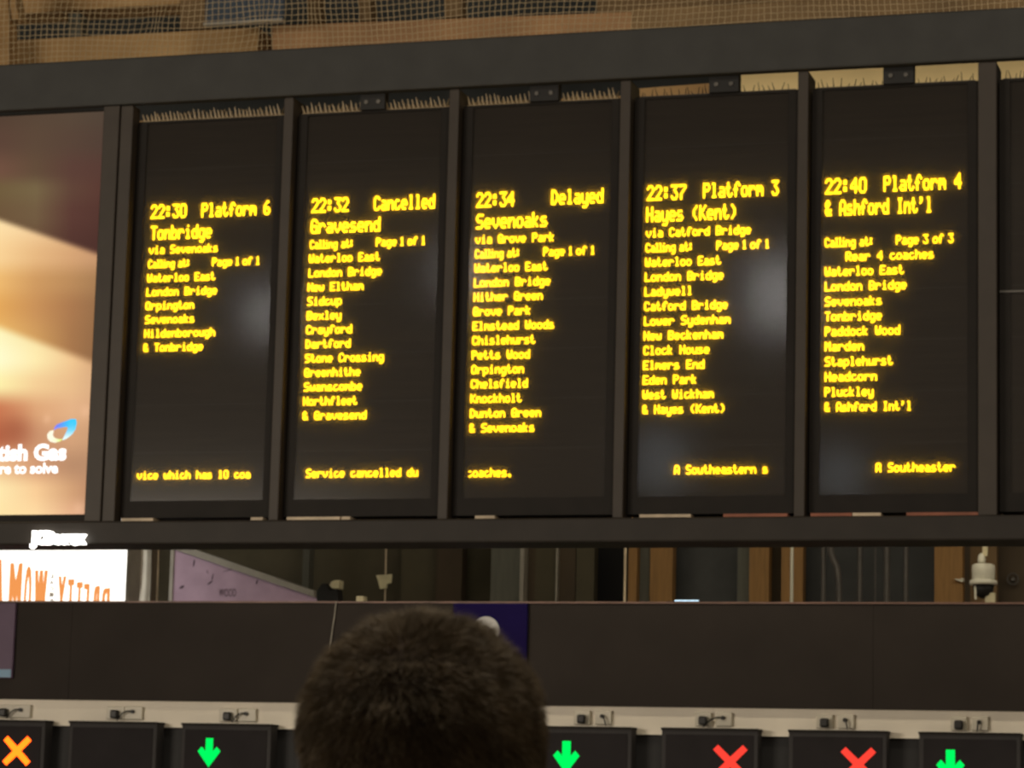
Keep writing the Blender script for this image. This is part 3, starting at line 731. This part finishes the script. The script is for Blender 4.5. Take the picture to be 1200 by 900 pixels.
place_text('WOOD', at(277, 694, Yh).x, at(266, 699, Yh).z, at(266, 690, Yh).z-at(266, 699, Yh).z, Yh-.004, M['stain'], ho, width=at(277, 694, Yh).x-at(257, 694, Yh).x)

up('olive_wall_panel', 366, 576, 23.6, 'olive', 'dark olive wall panel in the slot behind the papers', 'wall panel')
up('olive_wall_panel', 186, 366, 23.8, 'olive', 'dark olive wall panel above the purple hoarding', 'wall panel')
up('grey_column', 354, 361.5, 23.2, 'greyp', 'grey column ending above the right tip of the purple hoarding', 'column')
# small lamp head on a black bracket
Yk = 21.0
t = empty('floodlight', (at(390, 702, Yk).x, Yk, at(390, 702, Yk).z)); tag(t, 'small black floodlight with a pale face standing above the fascia', 'floodlight')
q = [at(x, y, Yk) for x, y in [(371, 704), (371, 693), (377, 684), (382, 684), (386, 692), (395, 690), (396, 704)]]
MB().prism([(v.x, v.z) for v in q], Yk, Yk+.12).build('bracket', M['black'], t)
q = [at(x, y, Yk-.02) for x, y in [(386, 686), (388, 682), (392, 680), (397.5, 680), (397, 689.5), (389, 689)]]
MB().prism([(v.x, v.z) for v in q], Yk-.02, Yk+.08).build('lamp_face', M['paper'], t)
x_ = at(384, 702, Yk).x; MB().box(x_-.03, x_+.03, Yk+.02, Yk+.1, 0, at(384, 703, Yk).z).build('post', M['black'], t)
q = pr(417, 698.5, 426, 703, Yf+.3); tag(MB().box(q[0], q[1], Yf+.3, Yf+.38, fz1, q[3]).build('crumpled_paper', M['paper'], bevel=.006), 'small crumpled pale paper lying on the fascia top', 'paper')
# pole with notice papers
pp = pole(453.5, 21.2, .0065, 'pale', 'thin pale pole with two papers fixed to it')
q = [at(x, y, 21.17) for x, y in [(440.5, 674), (459, 673), (458, 683), (453.5, 684), (452.5, 689), (445, 690), (443, 681)]]
MB().prism([(v.x, v.z) for v in q], 21.17, 21.19).build('paper_sheet', M['paper'], pp)
up('wall_panel', 470, 511, 23.4, 'olive', 'olive-brown wall panel right of the pole with papers', 'wall panel')
up('wall_panel', 511, 541, 23.3, 'brown', 'dark brown wall panel left of the grey-green column', 'wall panel')
up('grey_green_column', 575, 611, 22.8, 'greyp', 'wide grey-green column in the slot above the navy sign', 'column')
up('column_edge', 609, 613.5, 22.75, 'trimgrey', 'thin pale edge strip on the right of the grey-green column', 'strip')
for x0, x1, m_, lb_ in [(613, 627, 'brown', 'brown panel directly right of the grey-green column'), (627, 651, 'olive', 'olive panel second right of the grey-green column'), (653, 674, 'brown', 'brown panel third right of the grey-green column'),
                        (675, 696, 'olive', 'olive panel fourth right of the grey-green column'), (697, 732, 'black', 'near-black panel left of the first bright pole')]:
    up('wall_panel', x0, x1, 22.9 if m_ != 'black' else 23.5, m_, lb_, 'wall panel')
up('panel_edge', 651, 653, 22.85, 'trimgrey', 'thin pale joint strip between the olive and brown panels', 'strip')
pole(733.5, 21.4, .0095, 'cream', 'bright cream pole in the slot under the third screen', x2=733.3)
pole(928.5, 21.3, .0125, 'white', 'bright white pole in the slot under the fourth screen', x2=928)
for x0, x1, m_, Y, lb_, c_ in [(736, 746, 'tanp', 22.6, 'narrow tan pilaster touching the first bright pole', 'pilaster'), (746, 761, 'greyp', 22.7, 'dim grey pilaster between two tan ones', 'pilaster'),
    (761.5, 788, 'tanp', 22.6, 'wide tan pilaster right of the first bright pole', 'pilaster'), (788, 864, 'blueg', 22.9, 'wide blue-grey panel in the middle of the slot', 'wall panel'),
    (864, 878, 'greyp', 22.7, 'grey pilaster left of the tan one under the fourth screen', 'pilaster'), (878, 901, 'tanp', 22.6, 'tan pilaster under the fourth screen, left of the white pole', 'pilaster'),
    (901, 915, 'brown', 22.8, 'brown strip of wall left of the white pole', 'wall panel'), (915.5, 941, 'tanp', 22.6, 'tan pilaster behind the white pole', 'pilaster'),
    (941, 1096, 'blueg', 22.9, 'wide blue-grey panel behind the grey pipes', 'wall panel'), (1095, 1128, 'tanp', 22.5, 'widest tan pilaster, left of the security camera', 'pilaster'),
    (1137, 1168, 'girder2', 22.7, 'brown pilaster directly behind the security camera', 'pilaster'), (1168, 1230, 'brown', 22.9, 'dark brown panel at the right end of the slot', 'wall panel')]:
    up('pilaster' if c_ == 'pilaster' else 'wall_panel', x0, x1, Y, m_, lb_, c_)
for x, r, lb_ in [(965.5, .018, 'grey pipe, first right of the white pole'), (1008, .02, 'grey pipe, third right of the white pole'), (1026, .007, 'thinnest grey pipe in the row right of the white pole'),
                  (1039.5, .026, 'thickest straight grey pipe right of the white pole'), (1062, .02, 'grey pipe nearest the wide tan pilaster')]:
    a = at(x, 600, 22.5); tag(MB().bar((at(x, 700, 22.5).x, 22.5, 0), (a.x, 22.5, a.z), r, 10).build('wall_pipe', M['pipe'], smooth=False), lb_, 'pipe', 'grey pipes on the blue-grey panel')
p = [at(x, y, 22.45) for x, y in [(972, 630), (974, 648), (977, 656), (981, 664), (983, 680), (983.5, 706)]]; p.append(Vector((p[-1].x, 22.45, 0)))
tag(MB().tube(p, .026, 10).build('wall_pipe', M['pipe']), 'bent grey pipe, second right of the white pole', 'pipe', 'grey pipes on the blue-grey panel')
# domed security camera
Yc = 19.6; ck = Yc/F/FWD.y
cx = at(1152.5, 670, Yc).x; zz = lambda y: at(1152, y, Yc).z
t = empty('security_camera', (cx, Yc, zz(704))); tag(t, 'cream drum-shaped security camera with a smoked dome in the slot under the fifth screen', 'camera')
MB().lathe(cx, Yc, [(12.2*ck, zz(682)), (12.6*ck, zz(678)), (12.9*ck, zz(668)), (12.4*ck, zz(662.5)), (10*ck, zz(661))], 24).build('housing', M['white'], t, smooth=True)
MB().lathe(cx, Yc, [(15*ck, zz(685.5)), (15.4*ck, zz(683.5)), (15*ck, zz(680.5)), (12.5*ck, zz(679.5))], 24).build('rim', M['white'], t, smooth=True)
MB().lathe(cx, Yc, [(3*ck, zz(701)), (8*ck, zz(698)), (11*ck, zz(692)), (12*ck, zz(685))], 20).build('dome', M['black'], t, smooth=True)
MB().lathe(cx-.012, Yc, [(3.6*ck, zz(661)), (4.4*ck, zz(656)), (3.6*ck, zz(650.5)), (1.6*ck, zz(648.5))], 14).build('joint', M['white'], t, smooth=True)
MB().bar((cx+.01, Yc, zz(652)), (cx+.02, Yc, zz(600)), 3*ck, 10).build('drop_pole', M['paper'], t)
MB().bar((cx+.02, Yc, zz(602)), (cx+.02, D+.2, zz(602)), 3*ck, 10).build('arm', M['paper'], t)
m_ = MB(); m_.box(cx-.035+.05, cx+.03+.05, Yc-.03, Yc+.03, fz1-.02, zz(695)); m_.build('pedestal', M['paper'], t)
MB().bar((cx-.046, Yc-.05, zz(703)), (cx-.05, Yc-.05, zz(687)), .008, 8).build('side_bracket', M['white'], t)
q = [at(x, y, 22.44) for x, y in [(1118, 678.5), (1124, 678.5), (1129, 677), (1129, 681.5), (1125, 681.5), (1121, 680)]]
pil_ = [o_ for o_ in C.objects if str(o_.get('label', '')).startswith('widest tan pilaster')][0]
MB().prism([(v.x, v.z) for v in q], 22.44, 22.5).build('white_bracket', M['white'], pil_)
q = at(1186.5, 678, 22.8); o = MB()
for k in range(24):
    a1, a2 = 2*math.pi*k/24, 2*math.pi*(k+1)/24; R_ = 6.3*22.8/F
    o.bar((q.x+R_*math.cos(a1), 22.83, q.z+R_*math.sin(a1)), (q.x+R_*math.cos(a2), 22.83, q.z+R_*math.sin(a2)), .008, 6)
o.bar((q.x, 22.9, q.z), (q.x, 22.84, q.z), .016, 8)
tag(o.build('round_fitting', M['pipe']), 'small round ring-shaped fitting on the wall right of the security camera', 'fitting')

# ------------------------------------------------------------------ hall lamps behind the camera (seen only as reflections in the covers)
def hall_lamp(px, py, dist, size, m, lb_):
    P = at(px, py, D-.011); d = (P-EYE).normalized(); r = Vector((d.x, -d.y, d.z)); c = P+r*((P.y+dist)/abs(r.y))
    t = empty('hall_lamp', (c.x, c.y, c.z)); tag(t, lb_, 'lamp', 'hall lamps hanging behind the viewer')
    s = size/2
    MB().box(c.x-s-.05, c.x+s+.05, c.y-.25, c.y-.002, c.z-s*1.3-.05, c.z+s*1.3+.05).build('housing', M['lampbody'], t)
    MB().box(c.x-s, c.x+s, c.y-.002, c.y+.01, c.z-s*1.3, c.z+s*1.3).build('diffuser', m, t)
    MB().bar((c.x, c.y-.12, c.z+s), (c.x, c.y-.12, 14), .02, 6).build('rod', M['lampbody'], t)
hall_lamp(312, 368, 7, .55, M['hall'], 'hall lamp reflected in the first screen')
hall_lamp(541, 318, 7, .55, M['hall'], 'hall lamp reflected between second and third screen')
hall_lamp(912, 345, 7, .75, M['hall'], 'hall lamp reflected in the fourth screen')
hall_lamp(775, 540, 6, .6, M['halldim'], 'dim hall lamp reflected low in the fourth screen')
hall_lamp(985, 556, 6, .5, M['halldim'], 'dim hall lamp reflected low in the fifth screen')

# ------------------------------------------------------------------ the man
PXM = 1.90
def build_man():
    cy = PXM+.045; c0 = at(498, 800, cy); top = at(495, 716, cy).z-.0088; cx = c0.x
    # the outline is turned a little, so a pixel at the head spans this much
    u = (c0-EYE).length/F
    man = empty('person', (cx, cy, 0)); tag(man, 'man seen from behind with short dark brown hair, looking up at the boards', 'person')
    def ring(bm, z, ax, af, ab, ox=0, oy=0, e=2.3, n=40):
        out = []
        for i in range(n):
            t = 2*math.pi*i/n; c_, s_ = math.cos(t), math.sin(t)
            x = ax*abs(c_)**(2/e)*(1 if c_ >= 0 else -1); yy = (af if s_ >= 0 else ab)*abs(s_)**(2/e)*(1 if s_ >= 0 else -1)
            out.append(bm.verts.new((cx+ox+x, cy+oy+yy, z)))
        return out
    def loft(rings, name, m, bm=None):
        own = bm is None
        if own: bm = bmesh.new()
        R_ = [ring(bm, *r) for r in rings]
        for a, b in zip(R_, R_[1:]):
            for i in range(len(a)): bm.faces.new((a[i], a[(i+1) % len(a)], b[(i+1) % len(a)], b[i]))
        bm.faces.new(list(reversed(R_[0]))); bm.faces.new(R_[-1])
        return bm
    def limb(bm, pts, n=16):
        R_ = []
        for k, (P, r) in enumerate(pts):
            P = Vector(P)
            a = Vector(pts[max(k-1, 0)][0]); b = Vector(pts[min(k+1, len(pts)-1)][0]); d = (b-a).normalized(); e = d.orthogonal().normalized(); g_ = d.cross(e)
            R_.append([bm.verts.new(P+(e*math.cos(2*math.pi*i/n)+g_*math.sin(2*math.pi*i/n))*r) for i in range(n)])
        for a, b in zip(R_, R_[1:]):
            for i in range(n): bm.faces.new((a[i], a[(i+1) % n], b[(i+1) % n], b[i]))
        bm.faces.new(list(reversed(R_[0]))); bm.faces.new(R_[-1])
    def ball(bm, c, r):
        g_ = bmesh.ops.create_uvsphere(bm, u_segments=20, v_segments=12, radius=1)
        for v in g_['verts']: v.co = Vector(c)+Vector((v.co.x*r[0], v.co.y*r[1], v.co.z*r[2]))
    def finish(bm, name, m, vox, it=6, parent=man):
        bmesh.ops.recalc_face_normals(bm, faces=bm.faces)
        me = bpy.data.meshes.new(name); bm.to_mesh(me); bm.free()
        o = bpy.data.objects.new(name, me); C.objects.link(o)
        r = o.modifiers.new('r', 'REMESH'); r.mode = 'VOXEL'; r.voxel_size = vox
        s = o.modifiers.new('s', 'SMOOTH'); s.iterations = it; s.factor = .5
        dg = bpy.context.evaluated_depsgraph_get(); me2 = bpy.data.meshes.new_from_object(o.evaluated_get(dg)); bpy.data.objects.remove(o)
        me2.polygons.foreach_set('use_smooth', [True]*len(me2.polygons)); me2.materials.clear(); me2.name = name
        return link(name, me2, m, parent)
    h = .0060   # hair depth allowed for
    hd = [(0, 497, 8), (3, 496.5, 36), (9, 496, 57), (21, 495.5, 81), (41, 494.5, 107), (61, 494, 123), (81, 494, 132.5), (103, 492.5, 140.5), (131, 493, 144), (157, 496, 142), (186, 499.5, 139.5)]
    R_ = []
    for dy, cpx, hw in hd:
        ax = hw*u-h; z = top-dy*u; q = min(1, hw/144)
        R_.append((z, ax, .094*q-.002, .094*q-.002+.008*q, (cpx-495)*u, .004, 2.15))
    zt = top
    for dz, ax, af, ab, oy in [(.125, .0745, .092, .090, .006), (.150, .071, .088, .080, .010), (.175, .066, .084, .064, .014), (.200, .058, .078, .050, .014), (.222, .050, .066, .048, .006), (.238, .056, .052, .054, -.008), (.258, .060, .054, .058, -.014), (.277, .078, .06, .064, -.016), (.294, .125, .075, .08, -.018)]:
        R_.append((zt-dz, ax, af, ab, .002, oy, 2.1))
    z0 = zt+.035
    for dz, ax, af, ab in [(.345, .175, .085, .09), (.38, .205, .10, .10), (.46, .205, .118, .112), (.60, .185, .12, .11), (.75, .165, .112, .10), (.86, .17, .115, .115), (.94, .18, .118, .125), (1.0, .15, .10, .11)]:
        R_.append((z0-dz, ax, af, ab, 0, -.018, 2.4))
    bm = loft(R_[::-1], 'b', None)
    ze = top-.118
    for s in (-1, 1):   # ears
        ball(bm, (cx+s*.077, cy+.0, ze-.012), (.009, .017, .030)); ball(bm, (cx+s*.080, cy-.006, ze-.004), (.008, .014, .024))
    # face: nose, lips, brow, chin (turned away from the viewer)
    ball(bm, (cx, cy+.098, ze-.024), (.014, .02, .024)); ball(bm, (cx, cy+.094, ze-.064), (.024, .012, .009)); ball(bm, (cx, cy+.088, ze+.012), (.05, .012, .010)); ball(bm, (cx, cy+.08, ze-.092), (.026, .018, .016))
    for s in (-1, 1): limb(bm, [((cx+s*.17, cy-.018, z0-.385), .052), ((cx+s*.215, cy-.018, z0-.42), .056), ((cx+s*.235, cy-.02, z0-.55), .046), ((cx+s*.245, cy-.015, z0-.69), .038), ((cx+s*.25, cy+.01, z0-.82), .034), ((cx+s*.25, cy+.045, z0-.945), .026)])
    for s in (-1, 1):
        hx, hy, hz = cx+s*.25, cy+.05, z0-.96
        ball(bm, (hx, hy+.01, hz-.035), (.018, .042, .05))
        for k in range(4):
            L_ = (.066, .076, .072, .056)[k]; fy = hy+.035-.020*k
            limb(bm, [((hx, fy, hz-.07), .0095), ((hx-s*.004, fy, hz-.075-L_*.45), .009), ((hx-s*.014, fy-.002, hz-.075-L_*.8), .008), ((hx-s*.024, fy-.004, hz-.075-L_), .007)], 8)
        limb(bm, [((hx, hy+.035, hz-.02), .012), ((hx-s*.012, hy+.060, hz-.045), .011), ((hx-s*.020, hy+.068, hz-.075), .009)], 8)
    for s in (-1, 1): limb(bm, [((cx+s*.09, cy-.02, z0-.93), .085), ((cx+s*.10, cy-.015, z0-1.05), .082), ((cx+s*.105, cy, z0-1.33), .056), ((cx+s*.107, cy-.012, z0-1.45), .056), ((cx+s*.11, cy-.02, .12), .04), ((cx+s*.11, cy-.02, .05), .045)]); ball(bm, (cx+s*.115, cy+.04, .04), (.045, .12, .038))
    body = finish(bm, 'body', M['skin'], .0075)
    # clothes follow the same forms a little larger
    bm = loft([(r[0], r[1]+.014, r[2]+.014, r[3]+.014, r[4], r[5], r[6]) for r in R_[::-1] if z0-.99 < r[0] < zt-.285], 'j', None)
    for s in (-1, 1): ball(bm, (cx+s*.185, cy-.018, z0-.405), (.085, .085, .075)); limb(bm, [((cx+s*.16, cy-.018, z0-.39), .065), ((cx+s*.215, cy-.018, z0-.425), .070), ((cx+s*.238, cy-.02, z0-.55), .060), ((cx+s*.247, cy-.015, z0-.69), .052), ((cx+s*.252, cy+.01, z0-.82), .048), ((cx+s*.252, cy+.038, z0-.92), .042)])
    finish(bm, 'jacket', M['jacket'], .012)
    bm = loft([(z0-1.02, .15, .12, .13, 0, -.018, 2.3), (z0-.90, .187, .13, .135, 0, -.018, 2.3)], 't', None)
    for s in (-1, 1): limb(bm, [((cx+s*.09, cy-.02, z0-.92), .095), ((cx+s*.10, cy-.015, z0-1.05), .097), ((cx+s*.105, cy, z0-1.33), .075), ((cx+s*.107, cy-.012, z0-1.45), .072), ((cx+s*.11, cy-.02, .07), .065)])
    finish(bm, 'trousers', M['trousers'], .012)
    for s in (-1, 1):
        bm = bmesh.new(); ball(bm, (cx+s*.115, cy+.04, .05), (.055, .14, .05)); limb(bm, [((cx+s*.11, cy-.03, .04), .055), ((cx+s*.11, cy-.03, .12), .052)]); finish(bm, 'shoe', M['plug'], .01)
    # ---- hair: short strands grown from the scalp
    me = body.data; rnd = random.Random(3); V = []; Fq = []; 
    crown = Vector((cx+.004, cy-.062, top-.025))
    polys = [p for p in me.polygons if p.center.z > top-.175]
    # parent-space = world, since child location is -parent.location
    areas = []; cand = []
    for p in polys:
        z = p.center.z; yy = p.center.y-cy; xx = abs(p.center.x-cx)
        lim = top-.172 if yy < -.02 else (top-.105 if xx > .068 and yy > .02 else top-.055 if yy > .03 else top-.12)
        if z > lim: cand.append(p); areas.append(p.area)
    me.materials.append(M['scalp'])
    for p in cand:
        if p.center.z > top-.132: p.material_index = 1
    tot = np.cumsum(areas); N = 48000
    cap = []
    for _ in range(N):
        p = cand[int(np.searchsorted(tot, rnd.random()*tot[-1]))]
        vs__ = [me.vertices[i].co for i in p.vertices]
        a_, b_ = rnd.random(), rnd.random(); P = (vs__[0]*(1-a_)+vs__[1]*a_)*(1-b_)+((vs__[3] if len(vs__) > 3 else vs__[2])*(1-a_)+vs__[2]*a_)*b_
        n_ = p.normal; dtop = (top-P.z)
        if dtop > .125 and rnd.random() < (dtop-.125)/.05: continue
        L_ = .0185*(1-min(1, dtop/.17)*.78)*rnd.uniform(.6, 1.15)
        # direction: away from the crown whorl, lying a little, with clumps
        away = (P-crown); away -= n_*away.dot(n_); away = away.normalized() if away.length > 1e-4 else Vector((0, 1, 0))
        swirl = n_.cross(away)
        cl = Vector((math.sin(P.x*210+P.z*90), math.sin(P.y*190+P.x*70+1), math.sin(P.z*230+P.y*80+2)))*.28
        lay = .30+.75*min(1, dtop/.09)
        d = (n_+away*lay+swirl*.3+cl+Vector((rnd.uniform(-1, 1), rnd.uniform(-1, 1), rnd.uniform(-1, 1)))*.22).normalized()
        d2 = (d+away*.5+Vector((0, 0, -.35))).normalized()
        side = d.cross(Vector((rnd.uniform(-1, 1), rnd.uniform(-1, 1), rnd.uniform(-1, 1)))).normalized()*.00019
        Q1 = P+d*L_*.55; Q2 = Q1+d2*L_*.45; k = len(V); P = P-n_*.001
        V += [P+side, P-side, Q1+side*.8, Q1-side*.8, Q2]; Fq += [(k, k+1, k+3, k+2), (k+2, k+3, k+4)]
    mesh('hair', V, Fq, M['hair'], man, kind='stuff')
    return man
M['scalp'] = mat('stubbled_scalp', (50, 41, 33), .9, var=.2, scale=30, bump=.2, bscale=300, spec=.1)
M['skin'] = mat('skin', (112, 84, 66), .65, var=.1, scale=20)
M['hair'] = mat('dark_brown_hair', (94, 82, 64), .6, var=.4, scale=40, bump=0, spec=.12)
M['jacket'] = mat('dark_jacket', (40, 42, 48), .85, var=.15, scale=12, bump=.3, bscale=250)
M['trousers'] = mat('dark_trousers', (36, 38, 46), .9, var=.15, scale=12, bump=.3, bscale=250)
build_man()
